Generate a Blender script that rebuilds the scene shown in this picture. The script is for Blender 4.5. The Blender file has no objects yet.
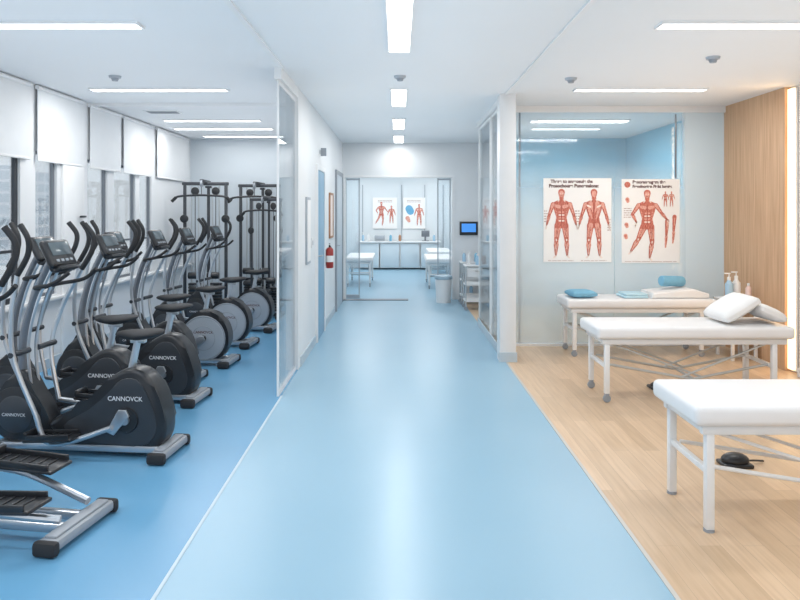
import bpy, bmesh, math, random
from mathutils import Vector, Matrix, Euler
random.seed(3)
S=bpy.context.scene
COL=S.collection
H=2.77; CH=1.55
pi=math.pi
# ---------------------------------------------------------------- materials
def nmat(name):
    m=bpy.data.materials.new(name); m.use_nodes=True
    nt=m.node_tree; b=nt.nodes['Principled BSDF']
    return m,nt,b
def mat(name,col,rough=0.5,metal=0.0,var=0.04,scale=8.0,bump=0.0):
    m,nt,b=nmat(name)
    tc=nt.nodes.new('ShaderNodeTexCoord'); n=nt.nodes.new('ShaderNodeTexNoise'); n.inputs['Scale'].default_value=scale
    n.inputs['Detail'].default_value=3
    r=nt.nodes.new('ShaderNodeValToRGB')
    c=Vector(col[:3])
    r.color_ramp.elements[0].position=0.3; r.color_ramp.elements[1].position=0.7
    r.color_ramp.elements[0].color=(*[x*(1-var) for x in c],1)
    r.color_ramp.elements[1].color=(*[min(1,x*(1+var)) for x in c],1)
    nt.links.new(tc.outputs['Object'],n.inputs['Vector']); nt.links.new(n.outputs['Fac'],r.inputs['Fac'])
    nt.links.new(r.outputs['Color'],b.inputs['Base Color'])
    b.inputs['Roughness'].default_value=rough; b.inputs['Metallic'].default_value=metal
    if bump:
        n2=nt.nodes.new('ShaderNodeTexNoise'); n2.inputs['Scale'].default_value=scale*20
        bp=nt.nodes.new('ShaderNodeBump'); bp.inputs['Strength'].default_value=bump; bp.inputs['Distance'].default_value=0.002
        nt.links.new(tc.outputs['Object'],n2.inputs['Vector']); nt.links.new(n2.outputs['Fac'],bp.inputs['Height']); nt.links.new(bp.outputs['Normal'],b.inputs['Normal'])
    return m
def fibre(name,dark,light,scale):
    m,nt,b=nmat(name); N=nt.nodes.new; L=nt.links.new
    tc=N('ShaderNodeTexCoord'); wv=N('ShaderNodeTexWave'); wv.wave_type='BANDS'; wv.bands_direction='X'; wv.inputs['Scale'].default_value=scale
    wv.inputs['Distortion'].default_value=7; wv.inputs['Detail'].default_value=2; wv.inputs['Detail Scale'].default_value=1.2
    r=N('ShaderNodeValToRGB'); r.color_ramp.elements[0].color=(*dark,1); r.color_ramp.elements[1].color=(*light,1); r.color_ramp.elements[0].position=.15; r.color_ramp.elements[1].position=.85
    L(tc.outputs['Object'],wv.inputs[0]); L(wv.outputs['Fac'],r.inputs[0]); L(r.outputs[0],b.inputs['Base Color']); b.inputs['Roughness'].default_value=.5
    return m
def emit(name,col,s):
    m,nt,b=nmat(name); b.inputs['Base Color'].default_value=(*col,1)
    b.inputs['Emission Color'].default_value=(*col,1); b.inputs['Emission Strength'].default_value=s
    return m
WALL=mat('wall_paint',(.78,.80,.82),.6,var=.01,scale=2)
CEIL=mat('ceiling_paint',(.83,.85,.87),.7,var=.005,scale=2)
BLUEW=mat('pale_blue_wall',(.22,.50,.66),.55,var=.03,scale=2)
WHITE=mat('white_enamel',(.82,.83,.84),.35,var=.01)
WHITEM=mat('white_satin_metal',(.80,.81,.82),.3,var=.01)
VINYL=mat('white_vinyl',(.82,.82,.83),.4,var=.01,bump=.05)
SILV=mat('silver_tube',(.54,.57,.61),.28,.85,var=.03)
GRAYP=mat('gray_plastic',(.30,.33,.37),.4,var=.03)
MGRAY=mat('mid_gray_metal',(.20,.22,.25),.35,.5,var=.03)
LGRAY=mat('light_gray_disc',(.42,.46,.51),.35,.2,var=.03)
DARK=mat('charcoal_frame',(.05,.056,.066),.4,.3,var=.05)
WFRAME=mat('window_frame_gray',(.20,.22,.25),.4,.2,var=.03)
BLACK=mat('black_plastic',(.018,.02,.024),.33,var=.08)
RUB=mat('black_rubber',(.02,.021,.024),.7,var=.1)
LETTER=mat('silver_lettering',(.70,.72,.75),.5,var=0)
SCREEN=mat('dark_screen',(.10,.13,.15),.12,var=.1)
MET=mat('brushed_steel',(.55,.58,.60),.35,.8,var=.04)
BASEB=mat('baseboard_gray',(.50,.58,.64),.5,var=.02)
BLUEDOOR=mat('blue_door_paint',(.20,.38,.54),.4,var=.02)
REDP=mat('red_enamel',(.36,.035,.03),.3,var=.03)
BROWN=mat('brown_wood_frame',(.42,.22,.12),.5,var=.1)
TOWELB=mat('blue_towel',(.20,.46,.64),.85,var=.06,bump=.4)
TOWELL=mat('light_blue_towel',(.50,.72,.82),.85,var=.05,bump=.4)
PILLOW=mat('white_cotton',(.82,.82,.82),.8,var=.02,bump=.2)
PAPER=mat('poster_paper',(.92,.91,.90),.45,var=.01)
MUS=fibre('muscle_red',(.36,.04,.03),(.78,.28,.20),22)
MUS2=fibre('muscle_light_red',(.62,.16,.11),(.92,.60,.50),30)
MUSD=mat('muscle_dark_line',(.30,.04,.03),.5,var=.1)
TEND=mat('tendon_cream',(.90,.76,.70),.5,var=.1,scale=50)
INK=mat('printed_ink',(.10,.03,.03),.5,var=0)
INKG=mat('printed_gray_text',(.50,.38,.36),.5,var=0)
BLUEI=mat('printed_blue',(.15,.42,.65),.5,var=.1)
PBLIND=mat('blind_fabric',(.76,.78,.80),.8,var=.01)
EML=emit('led_diffuser',(1,.99,.96),5.0)
EMW=emit('warm_led',(1,.72,.42),2.2)
EMB=emit('blue_screen_glow',(.05,.22,.6),.9)
def glassmat(name,fac,tint=(.96,.985,1)):
    m=bpy.data.materials.new(name); m.use_nodes=True; nt=m.node_tree; nt.nodes.clear()
    o=nt.nodes.new('ShaderNodeOutputMaterial'); mx=nt.nodes.new('ShaderNodeMixShader')
    t=nt.nodes.new('ShaderNodeBsdfTransparent'); t.inputs[0].default_value=(*tint,1)
    g=nt.nodes.new('ShaderNodeBsdfGlossy'); g.inputs['Roughness'].default_value=.02
    f=nt.nodes.new('ShaderNodeFresnel'); f.inputs[0].default_value=1.35
    ml=nt.nodes.new('ShaderNodeMath'); ml.operation='MULTIPLY_ADD'; ml.inputs[1].default_value=.6; ml.inputs[2].default_value=fac
    nt.links.new(f.outputs[0],ml.inputs[0]); nt.links.new(ml.outputs[0],mx.inputs[0])
    nt.links.new(t.outputs[0],mx.inputs[1]); nt.links.new(g.outputs[0],mx.inputs[2]); nt.links.new(mx.outputs[0],o.inputs[0])
    return m
GLASS=glassmat('clear_glass',.02)
def frostmat():
    m=bpy.data.materials.new('frosted_film_glass'); m.use_nodes=True; nt=m.node_tree; nt.nodes.clear()
    N=nt.nodes.new; L=nt.links.new
    o=N('ShaderNodeOutputMaterial'); mx=N('ShaderNodeMixShader'); t=N('ShaderNodeBsdfTransparent'); t.inputs[0].default_value=(.95,.98,1,1)
    d=N('ShaderNodeBsdfDiffuse'); d.inputs[0].default_value=(.88,.93,.95,1); tr=N('ShaderNodeBsdfTranslucent'); tr.inputs[0].default_value=(.88,.93,.95,1)
    a=N('ShaderNodeMixShader'); a.inputs[0].default_value=.35; L(d.outputs[0],a.inputs[1]); L(tr.outputs[0],a.inputs[2])
    tc=N('ShaderNodeTexCoord'); sp=N('ShaderNodeSeparateXYZ'); L(tc.outputs['Object'],sp.inputs[0])
    mz=N('ShaderNodeMapRange'); mz.inputs[1].default_value=1.35; mz.inputs[2].default_value=2.15; mz.inputs[3].default_value=.62; mz.inputs[4].default_value=.05; L(sp.outputs[2],mz.inputs[0])
    mlo=N('ShaderNodeMapRange'); mlo.inputs[1].default_value=0.1; mlo.inputs[2].default_value=.7; mlo.inputs[3].default_value=.35; mlo.inputs[4].default_value=.62; L(sp.outputs[2],mlo.inputs[0])
    mn=N('ShaderNodeMath'); mn.operation='MINIMUM'; L(mz.outputs[0],mn.inputs[0]); L(mlo.outputs[0],mn.inputs[1])
    mxx=N('ShaderNodeMapRange'); mxx.inputs[1].default_value=3.27; mxx.inputs[2].default_value=3.33; mxx.inputs[3].default_value=0; mxx.inputs[4].default_value=.72; L(sp.outputs[0],mxx.inputs[0])
    mm=N('ShaderNodeMath'); mm.operation='MAXIMUM'; L(mn.outputs[0],mm.inputs[0]); L(mxx.outputs[0],mm.inputs[1])
    L(mm.outputs[0],mx.inputs[0]); L(t.outputs[0],mx.inputs[1]); L(a.outputs[0],mx.inputs[2])
    g=N('ShaderNodeBsdfGlossy'); g.inputs['Roughness'].default_value=.06; m2=N('ShaderNodeMixShader'); m2.inputs[0].default_value=.06
    L(mx.outputs[0],m2.inputs[1]); L(g.outputs[0],m2.inputs[2]); L(m2.outputs[0],o.inputs[0])
    return m
FROST=frostmat()
def vinylfloor(name,col,col2,rough):
    m,nt,b=nmat(name); N=nt.nodes.new; L=nt.links.new
    tc=N('ShaderNodeTexCoord'); n=N('ShaderNodeTexNoise'); n.inputs['Scale'].default_value=.9; n.inputs['Detail'].default_value=2
    r=N('ShaderNodeValToRGB'); r.color_ramp.elements[0].position=.3; r.color_ramp.elements[1].position=.7
    r.color_ramp.elements[0].color=(*col,1); r.color_ramp.elements[1].color=(*col2,1)
    L(tc.outputs['Object'],n.inputs[0]); L(n.outputs['Fac'],r.inputs[0]); L(r.outputs[0],b.inputs['Base Color'])
    b.inputs['Roughness'].default_value=rough; b.inputs['Specular IOR Level'].default_value=.5
    return m
FCOR=vinylfloor('corridor_blue_vinyl',(.265,.45,.585),(.285,.47,.605),.29)
FGYM=vinylfloor('gym_blue_vinyl',(.125,.33,.535),(.14,.35,.555),.27)
def woodfloor():
    m,nt,b=nmat('light_oak_planks'); N=nt.nodes.new; L=nt.links.new
    tc=N('ShaderNodeTexCoord'); mp=N('ShaderNodeMapping'); mp.inputs['Rotation'].default_value=(0,0,pi/2)
    br=N('ShaderNodeTexBrick'); br.inputs['Scale'].default_value=1; br.inputs['Brick Width'].default_value=1.3; br.inputs['Row Height'].default_value=.10
    br.inputs['Mortar Size'].default_value=.001; br.inputs['Color1'].default_value=(.60,.43,.28,1); br.inputs['Color2'].default_value=(.73,.54,.37,1); br.inputs['Mortar'].default_value=(.46,.33,.22,1)
    L(tc.outputs['Object'],mp.inputs[0]); L(mp.outputs[0],br.inputs[0])
    m2=N('ShaderNodeMapping'); m2.inputs['Scale'].default_value=(30,1.5,1); n=N('ShaderNodeTexNoise'); n.inputs['Scale'].default_value=1.5; n.inputs['Detail'].default_value=6
    L(tc.outputs['Object'],m2.inputs[0]); L(m2.outputs[0],n.inputs[0])
    mx=N('ShaderNodeMix'); mx.data_type='RGBA'; mx.blend_type='MULTIPLY'; mx.inputs[0].default_value=.45
    r=N('ShaderNodeValToRGB'); r.color_ramp.elements[0].position=.35; r.color_ramp.elements[0].color=(.74,.68,.62,1); r.color_ramp.elements[1].position=.65
    L(n.outputs['Fac'],r.inputs[0]); L(br.outputs['Color'],mx.inputs[6]); L(r.outputs[0],mx.inputs[7]); L(mx.outputs[2],b.inputs['Base Color'])
    b.inputs['Roughness'].default_value=.33
    return m
FWOOD=woodfloor()
def woodpanel():
    m,nt,b=nmat('oak_wall_panel'); N=nt.nodes.new; L=nt.links.new
    tc=N('ShaderNodeTexCoord'); mp=N('ShaderNodeMapping'); mp.inputs['Scale'].default_value=(1,28,1.0); n=N('ShaderNodeTexNoise'); n.inputs['Scale'].default_value=1.6; n.inputs['Detail'].default_value=6
    L(tc.outputs['Object'],mp.inputs[0]); L(mp.outputs[0],n.inputs[0])
    r=N('ShaderNodeValToRGB'); r.color_ramp.elements[0].position=.3; r.color_ramp.elements[0].color=(.52,.31,.175,1); r.color_ramp.elements[1].position=.75; r.color_ramp.elements[1].color=(.72,.48,.30,1)
    L(n.outputs['Fac'],r.inputs[0]); L(r.outputs[0],b.inputs['Base Color']); b.inputs['Roughness'].default_value=.5
    return m
OAK=woodpanel()
def facade():
    m,nt,b=nmat('facade_windows'); N=nt.nodes.new; L=nt.links.new
    tc=N('ShaderNodeTexCoord')
    sp=N('ShaderNodeSeparateXYZ'); cb=N('ShaderNodeCombineXYZ'); ad=N('ShaderNodeMath'); L(tc.outputs['Object'],sp.inputs[0]); L(sp.outputs[1],ad.inputs[0]); L(sp.outputs[0],ad.inputs[1]); L(ad.outputs[0],cb.inputs[0]); L(sp.outputs[2],cb.inputs[1])
    br=N('ShaderNodeTexBrick'); br.offset=0; br.inputs['Scale'].default_value=1; br.inputs['Brick Width'].default_value=1.6; br.inputs['Row Height'].default_value=1.2; br.inputs['Mortar Size'].default_value=.16
    br.inputs['Color1'].default_value=(.58,.65,.71,1); br.inputs['Color2'].default_value=(.64,.70,.76,1); br.inputs['Mortar'].default_value=(.82,.84,.87,1)
    L(cb.outputs[0],br.inputs[0]); L(br.outputs[0],b.inputs['Base Color']); b.inputs['Roughness'].default_value=.7
    return m
FAC=facade()
# ---------------------------------------------------------------- mesh builder
class MB:
    def __init__(s): s.bm=bmesh.new(); s.mi=0
    def _merge(s,t,M=None):
        if M is not None: bmesh.ops.transform(t,matrix=M,verts=t.verts)
        mp={}
        for v in t.verts: mp[v]=s.bm.verts.new(v.co)
        for f in t.faces:
            try: nf=s.bm.faces.new([mp[v] for v in f.verts]); nf.material_index=s.mi; nf.smooth=True
            except ValueError: pass
        t.free()
    def box(s,c,d,bev=0,rot=None,seg=2):
        t=bmesh.new(); bmesh.ops.create_cube(t,size=1); bmesh.ops.scale(t,vec=Vector(d),verts=t.verts)
        if bev: bmesh.ops.bevel(t,geom=list(t.edges),offset=min(bev,min(d)*.49),segments=seg,profile=.5,affect='EDGES',clamp_overlap=True)
        M=Matrix.Translation(Vector(c)) @ (Euler(rot).to_matrix().to_4x4() if rot else Matrix())
        s._merge(t,M); return s
    def bb(s,x0,x1,y0,y1,z0,z1,bev=0): return s.box(((x0+x1)/2,(y0+y1)/2,(z0+z1)/2),(x1-x0,y1-y0,z1-z0),bev)
    def cyl(s,p1,p2,r1,r2=None,seg=20,bev=0):
        p1=Vector(p1);p2=Vector(p2); r2=r1 if r2 is None else r2; d=p2-p1
        t=bmesh.new(); bmesh.ops.create_cone(t,cap_ends=True,segments=seg,radius1=r1,radius2=r2,depth=d.length)
        if bev:
            es=[e for e in t.edges if abs(e.verts[0].co.z-e.verts[1].co.z)<1e-6]
            bmesh.ops.bevel(t,geom=es,offset=bev,segments=2,profile=.5,affect='EDGES')
        M=Matrix.Translation((p1+p2)/2) @ d.to_track_quat('Z','Y').to_matrix().to_4x4()
        s._merge(t,M); return s
    def ell(s,c,r,rot=None,seg=20):
        t=bmesh.new(); bmesh.ops.create_uvsphere(t,u_segments=seg,v_segments=max(8,seg//2),radius=1); bmesh.ops.scale(t,vec=Vector(r),verts=t.verts)
        M=Matrix.Translation(Vector(c)) @ (Euler(rot).to_matrix().to_4x4() if rot else Matrix())
        s._merge(t,M); return s
    def tube(s,pts,r,seg=10,smooth=0,closed=False):
        P=[Vector(p) for p in pts]
        if smooth:
            Q=[]; n=len(P)
            rng=range(n) if closed else range(n-1)
            for i in rng:
                g=(lambda k:P[k%n]) if closed else (lambda k:P[max(0,min(n-1,k))])
                a,b,c,d=g(i-1),g(i),g(i+1),g(i+2)
                for k in range(smooth):
                    u=k/smooth
                    Q.append(.5*((2*b)+(-a+c)*u+(2*a-5*b+4*c-d)*u*u+(-a+3*b-3*c+d)*u**3))
            if not closed: Q.append(P[-1])
            P=Q
        n=len(P); rs=r if isinstance(r,(list,tuple)) else None
        bm=s.bm; rings=[]; up=None
        for i in range(n):
            if closed: d=(P[(i+1)%n]-P[i-1])
            else: d=P[min(i+1,n-1)]-P[max(i-1,0)]
            d.normalize()
            if up is None:
                up=Vector((0,0,1)) if abs(d.z)<.9 else Vector((0,1,0))
            side=d.cross(up)
            if side.length<1e-4: side=d.orthogonal()
            side.normalize(); up=side.cross(d).normalized()
            rr=r if rs is None else rs[0]+(rs[-1]-rs[0])*i/(n-1)
            rings.append([bm.verts.new(P[i]+rr*(math.cos(a)*side+math.sin(a)*up)) for a in [2*pi*k/seg for k in range(seg)]])
        m=n if closed else n-1
        for i in range(m):
            A=rings[i];B=rings[(i+1)%n]
            for k in range(seg):
                f=bm.faces.new([A[k],A[(k+1)%seg],B[(k+1)%seg],B[k]]); f.smooth=True; f.material_index=s.mi
        if not closed:
            f=bm.faces.new(rings[0][::-1]); f.material_index=s.mi; f=bm.faces.new(rings[-1]); f.material_index=s.mi
        return s
    def prism(s,poly,w,yc=0,bev=0,smooth=0):
        P=[Vector((p[0],0,p[1])) for p in poly]
        if smooth:
            Q=[];n=len(P)
            for i in range(n):
                a,b,c,d=P[i-1],P[i],P[(i+1)%n],P[(i+2)%n]
                for k in range(smooth):
                    u=k/smooth; Q.append(.5*((2*b)+(-a+c)*u+(2*a-5*b+4*c-d)*u*u+(-a+3*b-3*c+d)*u**3))
            P=Q
        t=bmesh.new(); A=[t.verts.new(p+Vector((0,-w/2,0))) for p in P]; B=[t.verts.new(p+Vector((0,w/2,0))) for p in P]
        t.faces.new(A); t.faces.new(B[::-1]); n=len(P)
        for i in range(n): t.faces.new([A[i],B[i],B[(i+1)%n],A[(i+1)%n]])
        if bev:
            es=[e for e in t.edges if abs(e.verts[0].co.y-e.verts[1].co.y)<1e-6]
            bmesh.ops.bevel(t,geom=es,offset=bev,segments=3,profile=.5,affect='EDGES')
        s._merge(t,Matrix.Translation((0,yc,0))); return s
    def flat(s,pts,y,mi=0):
        f=s.bm.faces.new([s.bm.verts.new((p[0],y,p[1])) for p in pts]); f.material_index=mi; return s
    def caps(s,p1,p2,r1,r2,y,mi=0):
        a=math.atan2(p2[1]-p1[1],p2[0]-p1[0]); pts=[]
        for k in range(9): t=a+pi/2+pi*k/8; pts.append((p1[0]+r1*math.cos(t),p1[1]+r1*math.sin(t)))
        for k in range(9): t=a-pi/2+pi*k/8; pts.append((p2[0]+r2*math.cos(t),p2[1]+r2*math.sin(t)))
        return s.flat(pts,y,mi)
    def obj(s,name,mats,parent=None,loc=(0,0,0),rot=(0,0,0),ang=35):
        me=bpy.data.meshes.new(name); bmesh.ops.recalc_face_normals(s.bm,faces=s.bm.faces)
        s.bm.to_mesh(me); s.bm.free()
        for m in (mats if isinstance(mats,(list,tuple)) else [mats]): me.materials.append(m)
        try: me.set_sharp_from_angle(angle=math.radians(ang))
        except Exception: pass
        o=bpy.data.objects.new(name,me); COL.objects.link(o); o.location=loc; o.rotation_euler=rot
        if parent: o.parent=parent
        return o
def thing(name,label,cat,loc=(0,0,0),rz=0,group=None):
    o=bpy.data.objects.new(name,None); COL.objects.link(o); o.location=loc; o.rotation_euler=(0,0,rz); o.empty_display_size=.1
    o['label']=label; o['category']=cat
    if group: o['group']=group
    return o
def tag(o,label,cat,group=None):
    o['label']=label; o['category']=cat
    if group: o['group']=group
    return o
def struct(o): o['kind']='structure'; return o
def dup(root,loc,rz=0,label=None,scale=None):
    def rec(o,par):
        c=o.copy(); COL.objects.link(c)
        if par: c.parent=par
        for ch in list(o.children): rec(ch,c)
        return c
    c=rec(root,None); c.location=loc; c.rotation_euler=(0,0,rz)
    if scale: c.scale=scale
    if label: c['label']=label
    return c
def text(body,size,name,m,parent,loc,rot=(pi/2,0,0),align='CENTER',bold=0.0,sx=1.0):
    cu=bpy.data.curves.new('t','FONT'); cu.body=body; cu.size=size; cu.align_x=align; cu.extrude=.0004; cu.offset=bold
    t=bpy.data.objects.new('t',cu); COL.objects.link(t)
    dg=bpy.context.evaluated_depsgraph_get(); dg.update()
    me=bpy.data.meshes.new_from_object(t.evaluated_get(dg)); bpy.data.objects.remove(t)
    me.materials.clear(); me.materials.append(m)
    o=bpy.data.objects.new(name,me); COL.objects.link(o); o.parent=parent; o.location=loc; o.rotation_euler=rot; o.scale=(sx,1,1)
    return o
# ---------------------------------------------------------------- room shell
XL=-3.47; XC=-.98; XR=1.12; XW=3.78; YN=-3.0
def sbox(name,m,x0,x1,y0,y1,z0,z1,bev=0):
    return struct(MB().bb(x0,x1,y0,y1,z0,z1,bev).obj(name,m))
sbox('floor_corridor',FCOR,XC,XR,YN,12.4,-.1,0)
sbox('floor_gym',FGYM,XL-.08,XC,YN,12.4,-.1,0)
sbox('floor_treatment',FWOOD,XR,XW+.2,YN,8.1,-.1,0)
sbox('floor_back_treatment',FWOOD,XR,XW+.2,8.1,12.4,-.1,0)
sbox('floor_far_room',FCOR,-3,3,12.4,19.6,-.1,0)
sbox('ceiling',CEIL,XL-.08,XW+.2,YN,12.4,H,H+.12)
sbox('ceiling_far_room',CEIL,-3,3,12.4,19.6,H,H+.12)
STRIP=mat('pale_floor_strip',(.50,.61,.69),.4,var=.01)
sbox('trim_1',STRIP,XC-.008,XC+.008,YN,5.9,0,.003)
sbox('trim_2',mat('wood_edge_strip',(.55,.53,.50),.4,var=.01),XR-.010,XR+.010,YN,7.2,0,.004)
sbox('trim_3',MGRAY,-.96,.18,12.25,12.42,0,.012)
sbox('trim_4',WHITE,XC-.02,XC+.02,YN,5.88,H-.012,H)
sbox('trim_5',WHITE,XR-.02,XR+.02,YN,7.2,H-.012,H)
sbox('trim_6',WHITE,XL,XC,7.82,7.88,H-.035,H)
WT=.08
wins=[(.6,2.2),(2.5,4.6),(5.1,6.43),(6.70,7.12),(7.82,8.36),(8.55,9.25),(9.40,9.85)]  # near openings fully out of view are added to let in light
ZS,ZH=.72,2.14
w=MB(); w.bb(XL-WT,XL,YN,12.4,0,ZS); w.bb(XL-WT,XL,YN,12.4,ZH,H)
prev=YN
for a,b in wins: w.bb(XL-WT,XL,prev,a,ZS,ZH); prev=b
w.bb(XL-WT,XL,prev,12.4,ZS,ZH)
struct(w.obj('wall_left',WALL))
for i,(a,b) in enumerate(wins):
    g=MB(); t=.03 if i!=2 else .05
    x0,x1=XL-.055,XL-.025
    g.bb(x0,x1,a,a+t,ZS,ZH).bb(x0,x1,b-t,b,ZS,ZH).bb(x0,x1,a+t,b-t,ZS,ZS+t).bb(x0,x1,a+t,b-t,ZH-t,ZH)
    if b-a>1: g.bb(x0,x1,(a+b)/2+.13,(a+b)/2+.17,ZS+t,ZH-t)
    g.bb(x0,x1,a+t,b-t,1.18,1.205)
    fr=struct(g.obj('window_%d'%(i+1),DARK if i<3 else WFRAME))
    MB().bb(XL-.043,XL-.038,a+t,b-t,ZS+t,ZH-t).obj('window_pane',GLASS,parent=fr)
sbox('trim_7',WHITE,XL,XL+.06,YN,11.7,ZS-.05,ZS-.015,.008)
sbox('baseboard_left',BASEB,XL,XL+.015,YN,11.7,0,.1)
for a,b in [(5.12,6.56),(6.66,7.64),(7.8,8.7),(8.76,9.78),(9.98,11.5),(2.4,5.0)]:
    r=thing('roller_blind','white fabric roller blind hanging above a window','window blind',(XL+.03,(a+b)/2,0),group='roller blinds along the window wall')
    L=(b-a)/2-.02
    MB().bb(-.003,.003,-L,L,2.06,2.72).obj('blind_fabric',PBLIND,r)
    MB().cyl((0,-L-.01,2.74),(0,L+.01,2.74),.022).obj('blind_roller',WHITE,r)
    MB().box((0,0,2.05),(.014,2*L,.025),.005).obj('bottom_bar',WHITEM,r)
dd=sbox('door_1',WHITE,XL,XL+.03,7.2,7.68,.0,2.04,.004)
MB().cyl((XL+.03,7.6,1.5),(XL+.07,7.6,1.5),.012).box((XL+.07,7.56,1.5),(.02,.13,.02),.005).obj('door_handle',DARK,dd)
GBW=mat('gym_back_wall_paint',(.62,.68,.73),.35,var=.01,scale=2)
sbox('wall_gym_back',GBW,XL,XC-.12,11.7,11.85,0,H)
sbox('baseboard_gym_back',BASEB,XL+.015,XC-.12,11.685,11.7,0,.1)
sbox('wall_corridor_left',WALL,XC-.12,XC,7.02,12.4,0,H)
sbox('baseboard_corridor_left',BASEB,XC,XC+.012,7.02,8.28,0,.1)
sbox('baseboard_corridor_left_far',BASEB,XC,XC+.012,9.18,10.8,0,.1)
def sidedoor(n,y0,y1,m,zt,fm):
    g=MB(); x=XC
    g.bb(x,x+.03,y0-.06,y0,0,zt+.06).bb(x,x+.03,y1,y1+.06,0,zt+.06).bb(x,x+.03,y0,y1,zt,zt+.06)
    f=struct(g.obj('trim_door_%d'%n,fm))
    d=struct(MB().bb(x,x+.018,y0,y1,.0,zt,.002).obj('door_%d'%n,m))
    MB().cyl((x+.018,y0+.08,1.02),(x+.06,y0+.08,1.02),.01).box((x+.06,y0+.14,1.02),(.015,.13,.018),.004).obj('door_handle',MET,d)
sidedoor(2,8.35,9.12,BLUEDOOR,2.06,WHITE)
sidedoor(3,10.95,12.1,mat('pale_gray_door',(.55,.62,.68),.4,var=.01),2.15,GRAYP)
g=MB(); Y0=12.4
g.bb(XL,-.97,Y0,Y0+.15,0,H).bb(-.97,1.0,Y0,Y0+.15,2.2,H).bb(1.0,XW,Y0,Y0+.15,0,H)
struct(g.obj('wall_corridor_end',WALL))
g=MB(); g.bb(-.97,-.93,Y0-.01,Y0+.16,0,2.2).bb(.96,1.0,Y0-.01,Y0+.16,0,2.2).bb(-.93,.96,Y0-.01,Y0+.16,2.16,2.2)
struct(g.obj('trim_end_opening',WHITE))
FARW=mat('far_room_wall',(.74,.79,.82),.6,var=.01,scale=2)
sbox('wall_far_left',FARW,-2.2,-2.05,12.55,19.4,0,H); sbox('wall_far_right',FARW,2.05,2.2,12.55,19.4,0,H)
sbox('wall_far_back',FARW,-2.2,2.2,19.4,19.55,0,H)
for i,x in enumerate((-.98,.10,.74,1.25)): sbox('trim_%d'%(20+i),LGRAY,x-.012,x+.012,19.375,19.4,.0,2.3)
def slider(x,w_,lab):
    o=thing('sliding_glass_door',lab,'glass door',(x,12.64,0)); h=w_/2
    g=MB(); g.box((-h+.01,0,1.08),(.02,.04,2.16)).box((h-.01,0,1.08),(.02,.04,2.16)).box((0,0,2.14),(w_-.04,.04,.03)).box((0,0,.03),(w_-.04,.04,.06)); g.obj('door_frame',LGRAY,o)
    MB().box((0,0,1.09),(w_-.04,.008,2.07)).obj('glass_pane',GLASS,o)
slider(-.82,.26,'narrow framed glass sliding door panel standing open')
slider(.83,.24,'slim framed glass sliding door panel beside the opening')
def glasswall(nm,x,y0,y1,zt,label,pw=.035,hx=.02):
    o=thing(nm,label,'glass partition',(x,(y0+y1)/2,0)); L=(y1-y0)/2
    g=MB(); g.bb(-hx,hx,-L,-L+pw,0,zt).bb(-hx,hx,L-pw,L,0,zt).bb(-hx,hx,-L+pw,L-pw,zt-.035,zt).bb(-hx,hx,-L+pw,L-pw,0,.04)
    g.obj('partition_frame',WHITEM,o); MB().bb(-.005,.005,-L+pw,L-pw,.04,zt-.035).obj('glass_pane',GLASS,o); return o
glasswall('glass_partition',XC-.03,5.88,6.86,2.66,'full-height glass panel with slim white frame beside gym',.015,.009)
sbox('wall_left_pier',WALL,XC-.12,XC+.0,6.88,7.02,0,H)
sbox('trim_8',WHITE,XC-.06,XC,5.88,6.88,2.67,H)
sbox('wall_right_column',WHITE,1.05,1.22,7.23,7.42,0,H,.004)
sbox('baseboard_column',BASEB,1.04,1.23,7.22,7.23,0,.1)
glasswall('glass_partition',1.12,7.44,8.35,2.7,'clear glass corridor panel with white posts by column',.04,.014)
glasswall('glass_partition',1.12,8.42,9.6,2.7,'clear glass corridor panel next to the equipment alcove',.04,.014)
sbox('baseboard_glass_right',BASEB,1.09,1.1,7.44,9.6,0,.1)
sbox('trim_9',WHITE,1.08,1.16,7.43,9.62,2.71,H)
o=thing('frosted_glass_partition','frosted glass screen wall behind the treatment tables','glass partition',(0,8.1,0))
MB().bb(1.25,2.5,-.006,.006,.03,2.70).bb(2.505,3.77,-.006,.006,.03,2.70).obj('frosted_glass',FROST,o)
MB().bb(1.24,3.78,-.025,.025,2.70,2.77).bb(1.24,3.78,-.02,.02,0,.03).bb(1.235,1.26,-.02,.02,.03,2.70).obj('partition_rail',WHITEM,o)
MB().bb(3.20,3.215,-.022,-.008,1.94,2.68).bb(1.40,1.42,.008,.03,.03,2.70).obj('glass_bracket_rod',MGRAY,o)
sbox('wall_right_oak',OAK,XW,XW+.15,6.84,8.12,0,H)
sbox('wall_right',mat('warm_white_wall',(.80,.72,.64),.6,var=.01),XW,XW+.15,YN,6.60,0,H)
sbox('wall_right_reveal',WHITE,XW+.06,XW+.15,6.60,6.84,0,H)
o=thing('led_strip_light','vertical warm LED strip between oak wall panels','wall light',(XW+.02,6.76,0))
MB().box((0,0,H/2),(.03,.09,H-.06),.004).obj('light_diffuser',EMW,o); MB().box((.025,0,H/2),(.02,.11,H-.04)).obj('light_channel',WHITE,o)
l=bpy.data.lights.new('strip_glow','AREA'); l.shape='RECTANGLE'; l.size=2.6; l.size_y=.05; l.energy=5; l.color=(1,.62,.30)
lo=bpy.data.objects.new('strip_glow',l); COL.objects.link(lo); lo.parent=o; lo.location=(-.09,0,H/2); lo.rotation_euler=(pi/2,0,0); l.size=.05; l.size_y=2.6
lo.rotation_euler=(0,pi/2,0); l.size=2.6; l.size_y=.05
sbox('wall_right_blue',BLUEW,XW,XW+.15,8.12,11.6,0,H)
sbox('wall_blue_back',BLUEW,1.62,XW,11.6,11.75,0,H)
sbox('wall_alcove_side',WALL,1.5,1.62,9.7,12.4,0,H)
sbox('baseboard_right',WHITE,XW-.015,XW,YN,6.6,0,.08)
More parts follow.
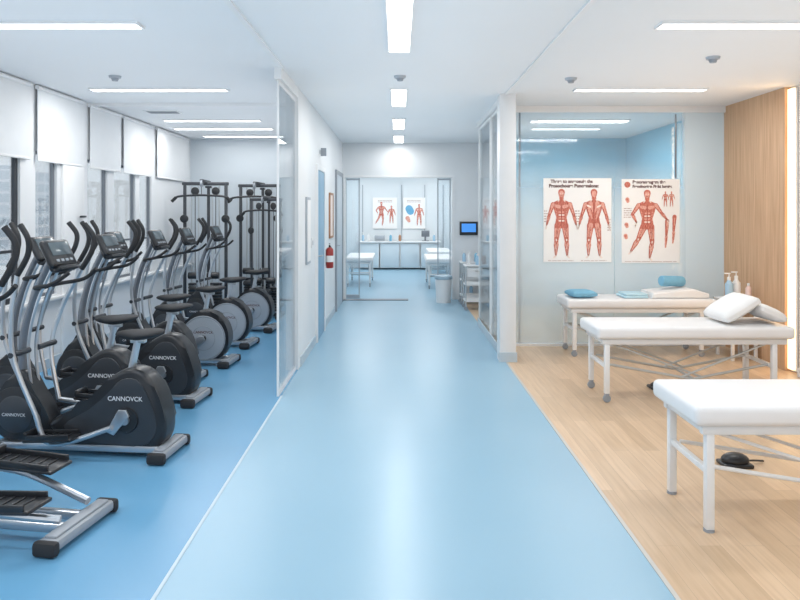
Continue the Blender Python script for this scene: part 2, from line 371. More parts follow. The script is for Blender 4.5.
# ---------------------------------------------------------------- lights
def linlight(x0,x1,y0,y1,power,z=H,emit_m=EML):
    cx,cy=(x0+x1)/2,(y0+y1)/2; sx,sy=x1-x0,y1-y0
    o=thing('linear_ceiling_light','white linear LED ceiling light panel','ceiling light',(cx,cy,z),group='linear LED ceiling lights')
    g=MB(); t=.012
    g.bb(-sx/2-t,sx/2+t,-sy/2-t,-sy/2,-.018,0).bb(-sx/2-t,sx/2+t,sy/2,sy/2+t,-.018,0).bb(-sx/2-t,-sx/2,-sy/2,sy/2,-.018,0).bb(sx/2,sx/2+t,-sy/2,sy/2,-.018,0)
    g.obj('light_housing',WHITE,o); MB().bb(-sx/2,sx/2,-sy/2,sy/2,-.014,-.001).obj('light_diffuser',emit_m,o)
    l=bpy.data.lights.new('tube_light','AREA'); l.shape='RECTANGLE'; l.size=sx; l.size_y=sy; l.energy=power; l.color=(1,.985,.96)
    lo=bpy.data.objects.new('tube_light',l); COL.objects.link(lo); lo.parent=o; lo.location=(0,0,-.03)
PW=18
linlight(-.065,.085,2.9,5.27,PW*.8); linlight(-.065,.085,6.9,7.98,PW*.85); linlight(-.065,.085,9.1,10.2,PW*.8); linlight(-.065,.085,11.1,12.2,PW*.5)
linlight(-.065,.085,-.8,1.2,PW*.8)
for y,a,b,k in [(4.54,-3.0,-1.68,1.15),(6.94,-3.03,-1.70,1.1),(9.28,-3.09,-1.83,.75),(10.2,-3.25,-1.83,.5),(11.2,-3.1,-1.83,.15),(2.2,-3.0,-1.7,1.1),(0,-3.0,-1.7,.7)]: linlight(a,b,y-.06,y+.06,PW*k)
for y,a,b,k in [(4.54,1.70,3.0,.75),(6.94,1.76,3.04,.8),(9.28,1.86,3.05,1.0),(10.2,1.96,2.93,.9),(2.2,1.7,3.0,.6),(0,1.7,3.0,.4)]: linlight(a,b,y-.06,y+.06,PW*k)
for y in (14,16.4,18.2): linlight(-1.5,-.4,y-.06,y+.06,PW*.9); linlight(.4,1.5,y-.06,y+.06,PW*.9)
for x,y,sx,sy,e in [(-2.2,5.0,2.0,13,31),(.07,5.0,1.6,13,25),(2.4,3.0,2.0,9,19),(2.6,9.8,1.8,2.6,5),(0,16,3,5,9)]:  # unseen up-facing fill lights, added to brighten the ceiling; no fixture here
    l=bpy.data.lights.new('ceiling_fill','AREA'); l.shape='RECTANGLE'; l.size=sx; l.size_y=sy; l.energy=e; l.color=(.97,.985,1)
    lo=bpy.data.objects.new('ceiling_fill',l); COL.objects.link(lo); lo.location=(x,y,1.95); lo.rotation_euler=(pi,0,0)
def detector(x,y):
    o=thing('smoke_detector','small round white smoke detector on ceiling','smoke detector',(x,y,H),group='ceiling smoke detectors')
    MB().cyl((0,0,0),(0,0,-.02),.055,.05).obj('detector_base',LGRAY,o); MB().cyl((0,0,-.02),(0,0,-.045),.035,.025).obj('detector_head',GRAYP,o)
def cz(y): return 700*1.22/(212-y)
for px,py in [(115,76),(713,57),(571,78),(400,76)]:
    d=cz(py); detector((px-398)*d/700,d)
o=thing('ceiling_vent','slatted rectangular air vent set in ceiling','air vent',(-2.85,8.5,H)); g=MB()
for k in range(5): g.box((0,-.08+k*.04,-.008),(.36,.012,.012))
g.obj('vent_slat',GRAYP,o); MB().box((0,.11,-.006),(.4,.02,.012)).box((0,-.11,-.006),(.4,.02,.012)).box((.19,0,-.006),(.02,.2,.012)).box((-.19,0,-.006),(.02,.2,.012)).obj('vent_frame',WHITE,o)
# ---------------------------------------------------------------- posters
def figure(g,cx,cz_,h,front=True,y0=0,pose=0):
    q=.80
    def P(x,z): return (cx+x*h,cz_+z*h)
    def C(a,b,r1,r2,y,mi): g.caps(P(*a),P(*b),r1*h*q,r2*h*q,y,mi)
    y1=y0-.0012; y2=y0-.0024; y3=y0-.0036
    lp=lambda a,b,t:(a[0]+(b[0]-a[0])*t,a[1]+(b[1]-a[1])*t)
    for s in (-1,1):
        hip=(s*.052,.48); kn=(s*.075,.27); an=(s*.082,.05); sh=(s*.125,.79); el=(s*.18,.63); wr=(s*.215,.49)
        if pose:
            if s<0: kn=(-.13,.30); an=(-.235,.13); el=(-.215,.66); wr=(-.155,.545)
            else: kn=(.07,.26); an=(.035,.04); el=(.205,.68); wr=(.29,.58)
        C(hip,kn,.064,.040,y1,0); C(lp(kn,an,.0),lp(kn,an,.35),.034,.044,y1-.0001,0); C(lp(kn,an,.35),an,.043,.018,y1,0); C((an[0],an[1]-.01),(an[0]+s*.03,an[1]-.04),.018,.013,y1,2)
        C(sh,el,.040,.027,y1,0); C(el,lp(el,wr,.3),.026,.030,y1-.0001,0); C(lp(el,wr,.3),wr,.029,.015,y1,0); C(wr,(wr[0]+s*.012,wr[1]-.045),.015,.013,y1,2); C((wr[0]+s*.012,wr[1]-.045),(wr[0]+s*.012,wr[1]-.07),.010,.006,y1,2)
        C(sh,lp(sh,el,.35),.030,.018,y2,1); C(lp(sh,el,.5),lp(sh,el,.85),.013,.010,y2,1)
        for t in (-.010,.012): a=lp(el,wr,.2);b=lp(el,wr,.75); C((a[0]+t,a[1]),(b[0]+t,b[1]),.007,.004,y2,1)
        for t in (-.028,.0,.027):
            a=lp(hip,kn,.2);b=lp(hip,kn,.78); C((a[0]+t,a[1]),(b[0]+t*.6,b[1]),.012,.009,y2,1)
        for t in (-.02,.02):
            a=lp(kn,an,.2);b=lp(kn,an,.6); C((a[0]+t,a[1]),(b[0]+t*.5,b[1]),.012,.006,y2,1)
        C(lp(kn,an,-.02),lp(kn,an,.05),.014,.012,y3,2); C(lp(kn,an,.3),lp(kn,an,.95),.003,.003,y3,2)
        C(lp(hip,kn,.1),lp(hip,kn,.8),.0025,.0025,y3,3)
        if front:
            C((s*.035,.755),(s*.085,.765),.034,.026,y2,1)
            for k in range(4): C((s*.017,.675-k*.042),(s*.032,.675-k*.042),.016,.014,y2,2 if k%2 else 1)
            for k in range(4): C((s*.070,.68-k*.035),(s*.088-s*k*.005,.695-k*.035),.007,.005,y2,1)
        else:
            C((s*.05,.81),(s*.018,.68),.036,.008,y2,1); C((s*.075,.73),(s*.03,.58),.026,.012,y2,1); C((s*.09,.77),(s*.05,.75),.018,.014,y3,2); C((s*.045,.485),(s*.050,.462),.042,.038,y2,1)
    g.flat([P(-.135,.81),P(-.06,.845),P(.06,.845),P(.135,.81),P(.108,.70),P(.076,.60),P(.095,.48),P(.05,.44),P(-.05,.44),P(-.095,.48),P(-.076,.60),P(-.108,.70)],y1-.0003,0)
    C((0,.82),(0,.89),.044,.040,y1,0); C((0,.925),(0,.965),.050,.062,y1-.0002,0); C((0,.925),(0,.955),.034,.040,y2,1)
    C((-.03,.86),(-.05,.83),.01,.008,y2,2); C((.03,.86),(.05,.83),.01,.008,y2,2)
    if front: C((-.019,.95),(-.017,.95),.009,.009,y3,2); C((.019,.95),(.017,.95),.009,.009,y3,2); C((-.012,.918),(.012,.918),.005,.005,y3,3)
    C((0,.80),(0,.47),.003,.003,y3,3)
def textlines(g,x0,x1,z,n,dz,y,mi):
    for i in range(n):
        x=x0
        while x<x1:
            w_=random.uniform(.02,.06)*((x1-x0)/.3+.3); e=min(x1,x+w_); g.flat([(x,z-i*dz),(e,z-i*dz),(e,z-i*dz+dz*.4),(x,z-i*dz+dz*.4)],y,mi); x=e+.008
PX=86.4
def poster(name,x,y,z,wd,ht,label):
    o=thing(name,label,'poster',(x,y,z))
    MB().box((0,0,0),(wd,.004,ht)).obj('poster_sheet',PAPER,o)
    return o
FM=[MUS,MUS2,TEND,MUSD,INKG,BLUEI]
p=poster('anatomy_poster',(577-398)/PX,8.083,1.455,.785,.97,'white anatomy chart with front and rear muscle figures')
g=MB(); figure(g,-.185,-.44,.79,True,-.003); figure(g,.19,-.44,.79,False,-.003); g.obj('printed_figure',FM,p)
text('There to anreosule ths',.052,'printed_title',INK,p,(-.31,-.0035,.432),align='LEFT',bold=.002)
text('Prosochoure Punoensions:',.053,'printed_title',INK,p,(-.33,-.0035,.380),align='LEFT',bold=.0024)
g=MB(); textlines(g,-.34,-.04,-.470,1,.015,-.003,4); textlines(g,.04,.34,-.470,1,.015,-.003,4); textlines(g,-.03,.03,.1,5,.03,-.003,4)
textlines(g,-.385,-.345,.1,5,.03,-.003,4); textlines(g,.345,.385,.0,5,.03,-.003,4); g.obj('printed_caption',FM,p)
p=poster('anatomy_poster',(650-398)/PX,8.083,1.445,.67,.97,'white anatomy chart with striding muscle figure and detail drawings')
g=MB(); figure(g,-.04,-.45,.80,True,-.003,1)
figure(g,.24,.16,.18,False,-.003); figure(g,.17,.16,.18,True,-.003)
for i,(a,b) in enumerate([(.19,.0),(.275,.05)]):
    g.caps((a,b),(a-.01,b-.16),.024,.014,-.004,0); g.caps((a,b-.02),(a,b-.1),.009,.005,-.0052,1); g.caps((a-.01,b-.18),(a-.02,b-.3),.018,.009,-.004,1); g.caps((a-.01,b-.2),(a-.012,b-.27),.006,.004,-.0052,0)
for a,b in [(-.28,-.04),(-.29,-.17),(-.27,.25)]:
    g.caps((a,b),(a+.006,b-.02),.024,.020,-.004,1); g.caps((a,b),(a+.004,b-.01),.011,.009,-.0052,0)
g.obj('printed_figure',FM,p)
text('Penoraneugem the',.050,'printed_title',INK,p,(-.21,-.0035,.435),align='LEFT',bold=.002)
text('Frandnorten Fiekt Iurnia:',.045,'printed_title',INK,p,(-.21,-.0035,.386),align='LEFT',bold=.0022)
g=MB(); g.caps((-.27,.42),(-.268,.42),.034,.034,-.003,0); g.obj('printed_emblem',FM,p)
g=MB(); textlines(g,-.3,.3,-.47,1,.015,-.003,4); textlines(g,-.31,-.22,.14,5,.025,-.003,4); g.obj('printed_caption',FM,p)
p=poster('anatomy_poster',(385-398)/36,19.37,1.52,.68,.86,'small anatomy chart with red muscle figure on far wall')
g=MB(); figure(g,-.1,-.36,.66,True,-.003,1); figure(g,.18,-.3,.5,False,-.003); textlines(g,-.2,.2,.34,2,.04,-.003,4); g.obj('printed_figure',FM,p)
p=poster('anatomy_poster',(414-398)/36,19.37,1.52,.62,.86,'small anatomy chart with blue and red drawings on far wall')
g=MB(); figure(g,.14,-.36,.6,False,-.003); g.caps((-.14,.12),(-.10,.05),.10,.10,-.004,5); g.caps((-.18,-.14),(-.14,-.22),.06,.04,-.004,1); textlines(g,-.2,.2,.34,2,.04,-.003,4); g.obj('printed_figure',FM,p)
# ---------------------------------------------------------------- treatment tables
def table(L=1.55,W=.57,h=.62,label='white padded treatment table on steel legs',caster=False):
    o=thing('treatment_table',label,'massage table',group='padded treatment tables')
    MB().box((L/2,W/2,h-.05),(L,W,.10),.03,seg=4).obj('mattress',VINYL,o)
    zf=h-.125; g=MB(); t=.04
    g.box((L/2,.06,zf),(L-.1,t,.045),.005).box((L/2,W-.06,zf),(L-.1,t,.045),.005)
    for x in (.08,L/2,L-.08): g.box((x,W/2,zf),(t,W-.12,.04),.005)
    g.obj('support_frame',WHITEM,o)
    for x in (.09,L-.15):
        for y in (.06,W-.06):
            z0=.06 if caster else 0
            MB().box((x,y,(zf-.02+z0+.012)/2),(.042,.042,zf-.02-z0-.012),.006).obj('leg',WHITEM,o)
            if caster:
                gg=MB(); gg.cyl((x,y-.012,.032),(x,y+.012,.032),.032,bev=.004).box((x,y,.065),(.03,.04,.02)); gg.obj('caster',GRAYP,o)
            else: MB().cyl((x,y,0),(x,y,.014),.026).obj('foot_cap',GRAYP,o)
        MB().box((x,W/2,.29),(.03,W-.16,.03),.004).obj('side_stretcher',WHITEM,o)
    g=MB()
    for y in (.10,W-.10):
        g.tube([(.12,y,.30),(L*.5,y,.18),(L-.18,y,.30)],.011); g.tube([(.12,y,zf-.02),(L*.55,y,.2)],.009); g.tube([(L-.18,y,zf-.02),(L*.45,y,.2)],.009)
    g.cyl((L/2,.08,.19),(L/2,W-.08,.19),.011)
    g.obj('brace_rod',WHITEM if not caster else MET,o)
    return o
t1=table(1.75,.58,.62,'white padded treatment table with plain square steel legs on wood floor'); t1.location=(1.42,3.34,0)
t2=table(1.60,.58,.62,'white padded treatment table on casters carrying white pillows',caster=True); t2.location=(1.61,5.64,0)
t3=table(1.6,.53,.62,'white padded treatment table by the frosted glass with blue pillow',caster=True); t3.location=(1.80,7.44,0)
t4=dup(t2,(-.52,14.4,0),pi/2,'white treatment table in the far therapy room'); t5=dup(t2,(1.15,14.0,0),pi/2,'white treatment table in the far therapy room'); t6=dup(t2,(1.30,16.6,0),pi/2,'white treatment table in the far therapy room')
def wedge(name,loc,rz,pts,w,label,m=PILLOW,rot=None):
    o=MB().prism(pts,w,0,bev=.02).obj(name,m,loc=loc,rot=rot or (0,0,rz)); tag(o,label,'cushion'); return o
def pillow(name,m,loc,rot,d,label):
    g=MB(); t=bmesh.new(); bmesh.ops.create_cube(t,size=1); bmesh.ops.subdivide_edges(t,edges=list(t.edges),cuts=11,use_grid_fill=True)
    for v in t.verts:
        x,y,z=v.co*2; e=(1-abs(x)**3)*(1-abs(y)**3); k=.30+.70*max(e,0)**.5
        cc=1-.06*(abs(x)*abs(y))**2
        v.co=Vector((x*d[0]/2*cc,y*d[1]/2*cc,z*d[2]/2*k))
    g._merge(t); o=g.obj(name,m,loc=loc,rot=rot,ang=75); tag(o,label,'pillow'); return o
pillow('pillow',PILLOW,(2.82,5.93,.745),(0,-.55,.0),(.34,.46,.12),'white pillow leaning upright on treatment table')
pillow('pillow',PILLOW,(3.07,5.93,.715),(0,.42,.03),(.24,.46,.11),'white pillow sloping down at treatment table end')
pillow('pillow',TOWELB,(2.0,7.66,.662),(0,0,.1),(.28,.32,.08),'small blue pillow resting on a treatment table')
wedge('backrest_cushion',(3.02,7.70,.621),0,[(-.30,0),(.32,0),(.32,.05),(.16,.10),(-.28,.06)],.40,'white raised headrest cushion on treatment table')
tag(MB().cyl((2.88,7.68,.795),(3.16,7.76,.780),.058,seg=28,bev=.02).obj('bolster',TOWELB),'blue cylindrical bolster on the headrest cushion','bolster')
o=MB(); o.box((0,0,0),(.26,.3,.025),.01).box((.01,0,.024),(.24,.28,.022),.01); tag(o.obj('folded_towel',TOWELL,loc=(2.56,7.66,.635)),'pale blue folded towel on treatment table','towel')
o=thing('side_table','small white side table beside the oak wall','side table',(3.60,7.45,0))
MB().box((0,0,.615),(.30,.4,.03),.006).obj('tabletop',WHITE,o)
for x in (-.12,.12):
    for y in (-.17,.17): MB().box((x,y,.30),(.03,.03,.60),.003).obj('leg',WHITEM,o)
MB().box((0,0,.2),(.25,.35,.02)).obj('shelf',WHITE,o)
def bottle(x,y,z,m,s,label,pump=True):
    o=thing('pump_bottle' if pump else 'bottle',label,'bottle',(x,y,z),group='care bottles')
    g=MB(); g.cyl((0,0,0),(0,0,.13*s),.032*s,bev=.006*s).cyl((0,0,.125*s),(0,0,.155*s),.028*s,.012*s); g.obj('bottle_body',m,o)
    g=MB(); g.cyl((0,0,.155*s),(0,0,.18*s),.014*s)
    if pump: g.cyl((0,0,.18*s),(0,0,.205*s),.004*s).box((-.014*s,0,.209*s),(.05*s,.014*s,.01*s),.003*s)
    g.obj('bottle_cap',WHITE,o)
BOT1=mat('clear_blue_bottle',(.38,.58,.76),.2,var=.03); BOT2=mat('pink_bottle',(.80,.60,.55),.3,var=.03)
bottle(3.49,7.38,.631,BOT1,1.3,'clear blue pump bottle with white cap on side table'); bottle(3.585,7.42,.631,WHITE,1.35,'white pump bottle on side table'); bottle(3.68,7.35,.631,BOT2,.95,'small pinkish bottle on side table',False)
o=thing('foot_controller','black domed foot pedal with a short cable under the treatment table','foot pedal',(2.06,4.28,0))
g=MB(); g.ell((0,0,.035),(.085,.06,.045)).box((0,0,.012),(.18,.13,.024),.01); g.obj('pedal_body',BLACK,o)
MB().tube([(.08,0,.03),(.14,.03,.02),(.20,.05,.010)],.006,smooth=5).obj('cable',BLACK,o)
o=thing('foot_controller','dark small foot pedal on floor under the treatment table','foot pedal',(2.3,6.15,0))
g=MB(); g.ell((0,0,.03),(.085,.06,.03)).box((0,0,.012),(.19,.14,.024),.01); g.obj('pedal_body',BLACK,o)
# ---------------------------------------------------------------- fitness machines
def trainer(kind,label):
    o=thing('elliptical_trainer',label,'exercise machine',group='row of cardio trainers')
    rl=.28 if kind!='elliptical' else .16
    g=MB()
    for y in (-.07,.07): g.box(((-.86+rl)/2,y,.055),(.86+rl-.04,.04,.045),.01)
    g.box((-.84,0,.045),(.07,.56,.06),.02)
    g.obj('base_rail',SILV,o)
    hw=.19 if kind!='elliptical' else .24
    g=MB(); g.box((rl-.02,0,.045),(.10,2*hw,.05),.015)
    g.box((rl-.02,0,.075),(.06,2*hw-.06,.015),.006); g.obj('rear_stabilizer',GRAYP,o)
    for y in (-hw,hw): MB().box((rl-.02,y,.038),(.12,.05,.07),.02).obj('end_cap',RUB,o)
    zc=.25
    g=MB(); g.cyl((-.74,-.075,zc),(-.74,.075,zc),.18,seg=36,bev=.025)
    g.prism([(-.90,.12),(-.60,.07),(-.48,.12),(-.54,.28),(-.63,.42),(-.69,.52),(-.77,.50),(-.88,.34)],.13,0,bev=.03,smooth=3); g.obj('flywheel_housing',BLACK,o)
    for y in (-.077,.077): MB().cyl((-.74,y,zc),(-.74,y*1.12,zc),.12,.105,seg=32).obj('housing_disc',DARK,o)
    text('CANNOVCK',.028,'brand_lettering',LETTER,o,(-.74,-.0875,.24),bold=.0002)
    g=MB(); g.tube([(-.73,0,.46),(-.73,0,.72),(-.66,0,.98),(-.54,0,1.24)],[.030,.022],12,smooth=6); g.obj('mast',MGRAY,o)
    for y in (-.04,.04): 
        MB().tube([(-.64,y,.36),(-.67,y,.68),(-.61,y,.96),(-.51,y,1.18)],.010,8,smooth=6).obj('mast_trim',SILV,o)
    c=MB(); c.box((0,0,0),(.045,.28,.19),.022,seg=3); c.box((-.03,0,-.05),(.06,.16,.12),.02); c.box((.012,0,-.11),(.06,.22,.03),.01)
    con=c.obj('console',BLACK,o,loc=(-.49,0,1.28),rot=(0,-.45,0))
    MB().box((.0245,0,.025),(.004,.21,.09),.001).obj('console_screen',SCREEN,con)
    g=MB()
    for k in range(4): g.box((.024,-.075+k*.05,-.055),(.006,.03,.018),.002)
    g.obj('console_button',GRAYP,con)
    g=MB(); g.tube([(-.62,0,1.05),(-.57,-.12,1.07),(-.42,-.18,1.10),(-.32,-.16,1.17)],.013,smooth=5); g.tube([(-.62,0,1.05),(-.57,.12,1.07),(-.42,.18,1.10),(-.32,.16,1.17)],.013,smooth=5); g.obj('fixed_handlebar',RUB,o)
    for s in (-1,1):
        y=.24*s; dx=.07*s
        lo=(-.56-dx*.6,y*.8,.28)
        g=MB(); g.tube([lo,(-.66-dx*.2,y*.9,.62),(-.63+dx*.3,y,.90),(-.54+dx,y,1.16)],.015,smooth=6); g.obj('swing_arm',SILV,o)
        g=MB(); g.tube([(-.54+dx,y,1.16),(-.47+dx,y*1.02,1.28),(-.46+dx,y*1.05,1.38),(-.52+dx,y*1.0,1.47)],.018,smooth=6); g.obj('swing_handle',RUB,o)
        MB().cyl((-.66,y*.2,.66),(-.66,y*.98,.66),.018).obj('arm_pivot',DARK,o)
        if kind=='elliptical':
            zp=.19+(.06 if s>0 else 0); px=-.14-(.14 if s>0 else 0)
            g=MB(); g.tube([lo,(px-.22,y*.75,zp-.02),(px+.02,y*.7,zp-.045),(.12,y*.45,.11)],.02,smooth=5); g.obj('pedal_arm',SILV,o)
            pl,pwid=.42,.18
        else:
            zp=.22+(.08*s); px=-.36+.06*s
            g=MB(); g.tube([lo,(px,y*.75,zp-.04),(-.06,s*.13,.25+.05*s)],.017,smooth=5); g.obj('pedal_arm',SILV,o); pl,pwid=.32,.13
            g=MB(); g.prism([(-.10,.22+.05*s),(-.05,.20+.05*s),(.05,.27),(.03,.31),(-.02,.31)],.018,s*.115,bev=.004); g.obj('crank',SILV,o)
        g=MB(); g.box((0,0,0),(pl,pwid,.022),.01); g.box((-pl/2+.02,0,.03),(.03,pwid,.05),.012); g.box((0,-pwid/2+.008,.02),(pl*.9,.014,.035),.006).box((0,pwid/2-.008,.02),(pl*.9,.014,.035),.006)
        for k in range(6): g.box((-pl*.32+k*pl*.13,0,.013),(.014,pwid*.75,.008),.002)
        g.obj('pedal',BLACK,o,loc=(px,y*.75,zp),rot=(0,.05*s,0))
    if kind=='black':
        g=MB(); g.prism([(-.50,.17),(-.34,.08),(-.10,.035),(.14,.035),(.25,.10),(.27,.24),(.20,.45),(.10,.55),(-.03,.545),(-.15,.45),(-.29,.32),(-.46,.24)],.17,0,bev=.03,smooth=3); g.obj('rear_housing',BLACK,o)
        for y in (-.085,.085):
            MB().prism([(-.40,.19),(-.26,.11),(-.06,.08),(.12,.08),(.20,.14),(.21,.25),(.15,.41),(.08,.495),(-.02,.49),(-.11,.40),(-.23,.30)],.012,y,bev=.004,smooth=3).obj('side_cover',DARK,o)
            MB().cyl((.02,y*.9,.24),(.02,y*1.22,.24),.085,.075,seg=28).obj('crank_cover',BLACK,o)
            MB().cyl((.02,y*1.0,.24),(.02,y*1.42,.24),.026,seg=20).obj('crank_hub',SILV,o)
        text('CANNOVCK',.040,'brand_lettering',LETTER,o,(.01,-.0925,.360),bold=.0004)
    elif kind=='gray':
        g=MB(); g.prism([(-.36,.18),(-.22,.08),(.0,.03),(.16,.07),(.26,.18),(.27,.34),(.20,.48),(.06,.56),(-.06,.54),(-.20,.42),(-.32,.28)],.15,0,bev=.03,smooth=4); g.obj('rear_housing',BLACK,o)
        for y in (-.077,.077):
            MB().cyl((.02,y,.28),(.02,y*1.14,.28),.22,.205,seg=40).obj('housing_disc',LGRAY,o)
            MB().tube([(.02+.22*math.cos(a),y*1.10,.28+.22*math.sin(a)) for a in [2*pi*k/32 for k in range(32)]],.008,6,closed=True).obj('disc_rim',GRAYP,o)
            MB().tube([(.02+.12*math.cos(a),y*1.13,.28+.12*math.sin(a)) for a in [2*pi*k/32 for k in range(32)]],.004,6,closed=True).obj('disc_groove',GRAYP,o)
            MB().cyl((.02,y*1.0,.28),(.02,y*1.4,.28),.032,seg=20).obj('crank_hub',BLACK,o)
        text('CANNOVCK',.036,'brand_lettering',INK,o,(.02,-.0885,.33),bold=.0006)
    if kind!='elliptical':
        g=MB(); g.cyl((.0,0,.50),(.05,0,.73),.024,.022); g.obj('seat_post',SILV,o)
        t=bmesh.new(); bmesh.ops.create_uvsphere(t,u_segments=28,v_segments=14,radius=1)
        for v in t.verts:
            x,y,z=v.co; wv=.045+.075*max(0,min(1,(x+.6)/1.2))
            v.co=Vector((x*.16,y*wv*1.15,(z*.036 if z<0 else z*.032)+.018*max(0,x)))
        s_=MB(); s_._merge(t); s_.obj('saddle',RUB,o,loc=(.06,0,.765),ang=70)
        MB().box((.055,0,.725),(.10,.04,.03),.008).obj('saddle_clamp',MET,o)
    return o
e1=trainer('elliptical','silver and black elliptical trainer with large black foot pedals'); e1.location=(-1.68,3.40,0); e1.rotation_euler=(0,0,-.16)
m1=trainer('black','black cardio trainer with saddle and lettered rear housing'); m1.location=(-1.72,4.50,0); m1.rotation_euler=(0,0,-.10)
dup(m1,(-2.12,5.12,0),-.10)
dup(m1,(-1.90,5.74,0),-.10)
dup(m1,(-2.12,6.42,0),-.1)
m3=trainer('gray','cardio trainer with saddle and round gray rear disc'); m3.location=(-1.97,7.12,0); m3.rotation_euler=(0,0,-.08)
for y,x in [(8.1,-1.97),(9.15,-1.90)]: dup(m3,(x,y,0),-.1)
# ---------------------------------------------------------------- cable machines
def cable(label):
    o=thing('cable_machine',label,'exercise machine',group='cable weight machines')
    g=MB()
    for x in (-.30,.30):
        g.box((x,0,1.0),(.045,.045,1.94),.01); g.box((x,-.02,.03),(.07,.66,.06),.012)
    g.box((0,.24,.98),(.045,.035,1.9),.01)
    g.box((0,0,1.97),(.68,.05,.05),.012).box((0,.24,1.93),(.1,.035,.035),.01).box((0,0,.04),(.6,.06,.06),.01)
    g.box((0,-.0,2.0),(.05,.62,.05),.01); g.obj('machine_frame',DARK,o)
    for x in (-.15,.15):
        g=MB()
        for k in range(9): g.box((x,0,.12+k*.045),(.18,.12,.036),.005)
        g.obj('weight_stack',BLACK,o)
        g=MB(); g.cyl((x-.05,0,.06),(x-.05,0,1.94),.010).cyl((x+.05,0,.06),(x+.05,0,1.94),.010); g.obj('guide_rod',MET,o)
        g=MB(); g.cyl((x,0,.55),(x,0,1.9),.006,seg=6); g.obj('cable',BLACK,o)
        MB().cyl((x,-.015,1.86),(x,.015,1.86),.06,seg=20,bev=.005).obj('pulley',BLACK,o)
        MB().cyl((x*2,-.06,1.45),(x*2,-.03,1.45),.06,seg=20,bev=.005).obj('pulley',BLACK,o)
    MB().cyl((0,-.30,1.78),(0,-.30,2.0),.005,seg=6).obj('cable',BLACK,o)
    MB().cyl((-.015,-.30,1.96),(.015,-.30,1.96),.05,seg=20,bev=.005).obj('pulley',GRAYP,o)
    g=MB(); g.tube([(-.42,-.30,1.70),(-.34,-.30,1.77),(-.1,-.30,1.79),(.1,-.30,1.79),(.34,-.30,1.77),(.42,-.30,1.70)],.016,smooth=4); g.obj('pulldown_bar',BLACK,o)
    for s in (-1,1): MB().cyl((s*.42,-.30,1.70),(s*.36,-.30,1.76),.023).obj('bar_grip',RUB,o)
    g=MB(); g.box((0,-.28,.45),(.3,.32,.07),.025,seg=3); g.obj('seat_pad',BLACK,o); MB().box((0,-.25,.22),(.06,.06,.40),.008).box((0,-.17,.06),(.06,.3,.05)).obj('seat_post',DARK,o)
    for s in (-1,1): MB().cyl((s*.05,-.15,.62),(s*.22,-.15,.62),.05,seg=20,bev=.01).obj('knee_roller',BLACK,o)
    MB().box((0,-.12,.53),(.03,.03,.2)).obj('roller_support',MET,o)
    return o
c1=cable('black cable weight machine with pulldown bar near windows'); c1.location=(-2.86,10.40,0); c1.rotation_euler=(0,0,.08)
c2=dup(c1,(-2.22,11.20,0),-.05,'black cable weight machine with pulldown bar against back wall')
c3=dup(c1,(-1.95,10.35,0),-.04,'small black cable weight machine beside the row of trainers',scale=(.72,.8,.88))
# ---------------------------------------------------------------- corridor fittings
o=thing('fire_extinguisher','small red fire extinguisher with black hose mounted on wall','fire extinguisher',(XC+.068,9.35,.80)); o.scale=(.7,.7,.7)
g=MB(); g.cyl((0,0,0),(0,0,.36),.07,bev=.02).ell((0,0,.35),(.068,.068,.05)); g.obj('cylinder_body',REDP,o)
g=MB(); g.cyl((0,0,.37),(0,0,.43),.02).box((0,-.03,.44),(.02,.12,.02),.004).box((0,-.03,.47),(.02,.12,.012),.003); g.obj('valve_handle',BLACK,o)
MB().tube([(0,.03,.42),(.03,.09,.36),(.03,.10,.2),(.02,.09,.08)],.01,smooth=5).obj('hose',BLACK,o)
MB().box((-.083,0,.2),(.026,.08,.3)).obj('wall_bracket',GRAYP,o); MB().cyl((0,0,.12),(0,0,.24),.0715).obj('label_band',PAPER,o)
o=thing('framed_picture','brown wooden picture frame with pale print on wall','picture',(XC+.012,10.15,1.5))
MB().box((0,0,.31),(.024,.5,.03)).box((0,0,-.31),(.024,.5,.03)).box((0,-.235,0),(.024,.03,.6)).box((0,.235,0),(.024,.03,.6)).obj('picture_frame',BROWN,o)
MB().box((-.003,0,0),(.01,.44,.59)).obj('picture_print',TEND,o)
o=thing('notice_board','narrow gray framed notice panel on corridor wall','notice board',(XC+.01,7.55,1.35))
MB().box((0,0,0),(.02,.3,.72),.003).obj('board_frame',LGRAY,o); MB().box((.011,0,0),(.004,.25,.66)).obj('board_sheet',PAPER,o)
o=thing('projecting_sign','small gray projecting sign above a blue door','sign',(XC,8.75,2.30))
MB().box((.05,0,0),(.07,.015,.10),.003).obj('sign_panel',GRAYP,o); MB().box((.008,0,0),(.016,.03,.05)).obj('sign_bracket',MET,o)
o=thing('wall_switch','small white light switch on corridor wall','light switch',(XC,7.95,1.2))
MB().box((.006,0,0),(.012,.08,.12),.003).obj('switch_plate',WHITE,o); MB().box((.013,0,0),(.006,.03,.05)).obj('switch_rocker',LGRAY,o)
o=thing('wall_monitor','dark wall-mounted monitor with blue screen','monitor',(1.25,12.385,1.26))
MB().box((0,-.01,0),(.32,.03,.24),.006).obj('monitor_body',BLACK,o); MB().box((0,-.027,.01),(.25,.004,.15)).obj('monitor_screen',EMB,o)
o=thing('waste_bin','white waste bin with blue-gray lid in corridor','bin',(.78,12.0,0))
MB().cyl((0,0,0),(0,0,.40),.125,.145,seg=28).obj('bin_body',WHITE,o); MB().cyl((0,0,.40),(0,0,.46),.155,.15,seg=28,bev=.01).obj('bin_lid',mat('blue_gray_lid',(.35,.48,.58),.4),o)
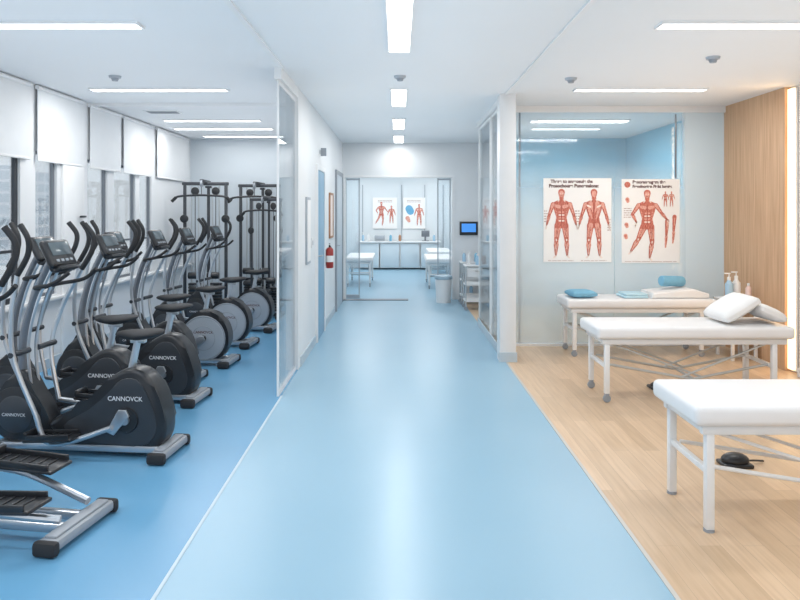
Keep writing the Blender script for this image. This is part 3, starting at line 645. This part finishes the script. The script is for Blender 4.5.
def trolley(loc,label):
    o=thing('medical_trolley',label,'trolley',loc); 
    for x in (-.2,.2):
        for y in (-.17,.17):
            MB().cyl((x,y,.06),(x,y,.69),.013).obj('post',MET,o); MB().cyl((x,y-.012,.03),(x,y+.012,.03),.03).obj('caster',GRAYP,o)
    for z in (.14,.40):
        g=MB(); g.box((0,0,z),(.42,.36,.02),.004).box((0,-.175,z+.03),(.42,.01,.05)).box((0,.175,z+.03),(.42,.01,.05)); g.obj('shelf',WHITE,o)
    MB().box((0,0,.70),(.44,.38,.02),.005).obj('shelf',WHITE,o)
    g=MB(); g.box((0,0,.60),(.36,.30,.16),.008); d=g.obj('drawer',WHITE,o); MB().box((0,-.16,.62),(.12,.02,.015),.004).obj('drawer_handle',MET,d)
    return o
trolley((1.27,11.9,0),'white wheeled medical trolley with shelves under the wall monitor')
trolley((1.27,11.2,0),'white wheeled medical trolley behind the glass panel')
for i,(x,y,z,m) in enumerate([(1.12,11.85,.711,BOT1),(1.22,11.95,.711,WHITE),(1.32,11.82,.711,TOWELB),(1.40,11.95,.711,BOT2),(1.14,11.2,.711,WHITE),(1.26,11.12,.711,BOT1),(1.38,11.25,.711,BROWN),(1.14,11.86,.151,TOWELB),(1.24,11.86,.151,BOT1)]): bottle(x,y,z,m,.95,'small care bottle standing on a medical trolley',i%2==0)
o=thing('wall_counter','long white counter with drawers along far wall','counter',(0.05,19.08,0))
MB().box((0,0,.74),(2.2,.55,.04),.006).obj('countertop',WHITE,o)
CPB=mat('cabinet_pale_blue',(.62,.71,.77),.4,var=.01)
for x in (-.82,-.27,.27,.82):
    MB().box((x,.02,.38),(.53,.48,.68),.006).obj('cabinet',WHITE,o); MB().box((x,-.235,.38),(.49,.02,.62),.004).obj('cabinet_door',CPB,o)
o=thing('computer_monitor','gray computer monitor on the far counter','monitor',(.75,19.1,.76))
MB().box((0,0,.20),(.22,.03,.17),.006).obj('monitor_body',MGRAY,o); MB().cyl((0,.02,0),(0,.02,.12),.02).box((0,.02,.006),(.18,.14,.012)).obj('monitor_stand',MGRAY,o)
for i,x in enumerate([-.95,-.80,-.2,.05,.98]): bottle(x,19.05,.761,[BOT1,WHITE,TOWELB,BROWN][i%4],1.1,'small bottle on the far counter',i%2==0)
tag(MB().box((-.5,19.1,.841),(.28,.25,.16),.02).box((-.5,18.96,.85),(.2,.02,.08),.004).obj('equipment_box',LGRAY),'gray boxed medical device on the far counter','medical device')
for i,(x,y,w_,h_) in enumerate([(-40,48,8,10),(-60,28,9,14),(-44,78,9,10)]):
    b=MB(); b.box((0,0,h_/2-4),(w_,w_*1.2,h_)); b.box((0,0,h_-4+.3),(w_*.5,w_*.5,.6)); b=b.obj('building',FAC,loc=(x,y,0)); tag(b,'gray office building seen outside the window','building')
# ---------------------------------------------------------------- world & camera
W=bpy.data.worlds.new('World'); S.world=W; W.use_nodes=True; nt=W.node_tree
bg=nt.nodes['Background']; bg.inputs[0].default_value=(.92,.96,1,1); bg.inputs[1].default_value=1.3
cd=bpy.data.cameras.new('camera'); cam=bpy.data.objects.new('camera',cd); COL.objects.link(cam)
cam.location=(0,0,CH); cam.rotation_euler=(pi/2,0,0); cd.sensor_width=36; cd.lens=31.5; cd.shift_y=-88/800; cd.shift_x=2/800; cd.clip_end=200
S.camera=cam
S.view_settings.view_transform='Standard'; S.view_settings.look='None'; S.view_settings.exposure=0
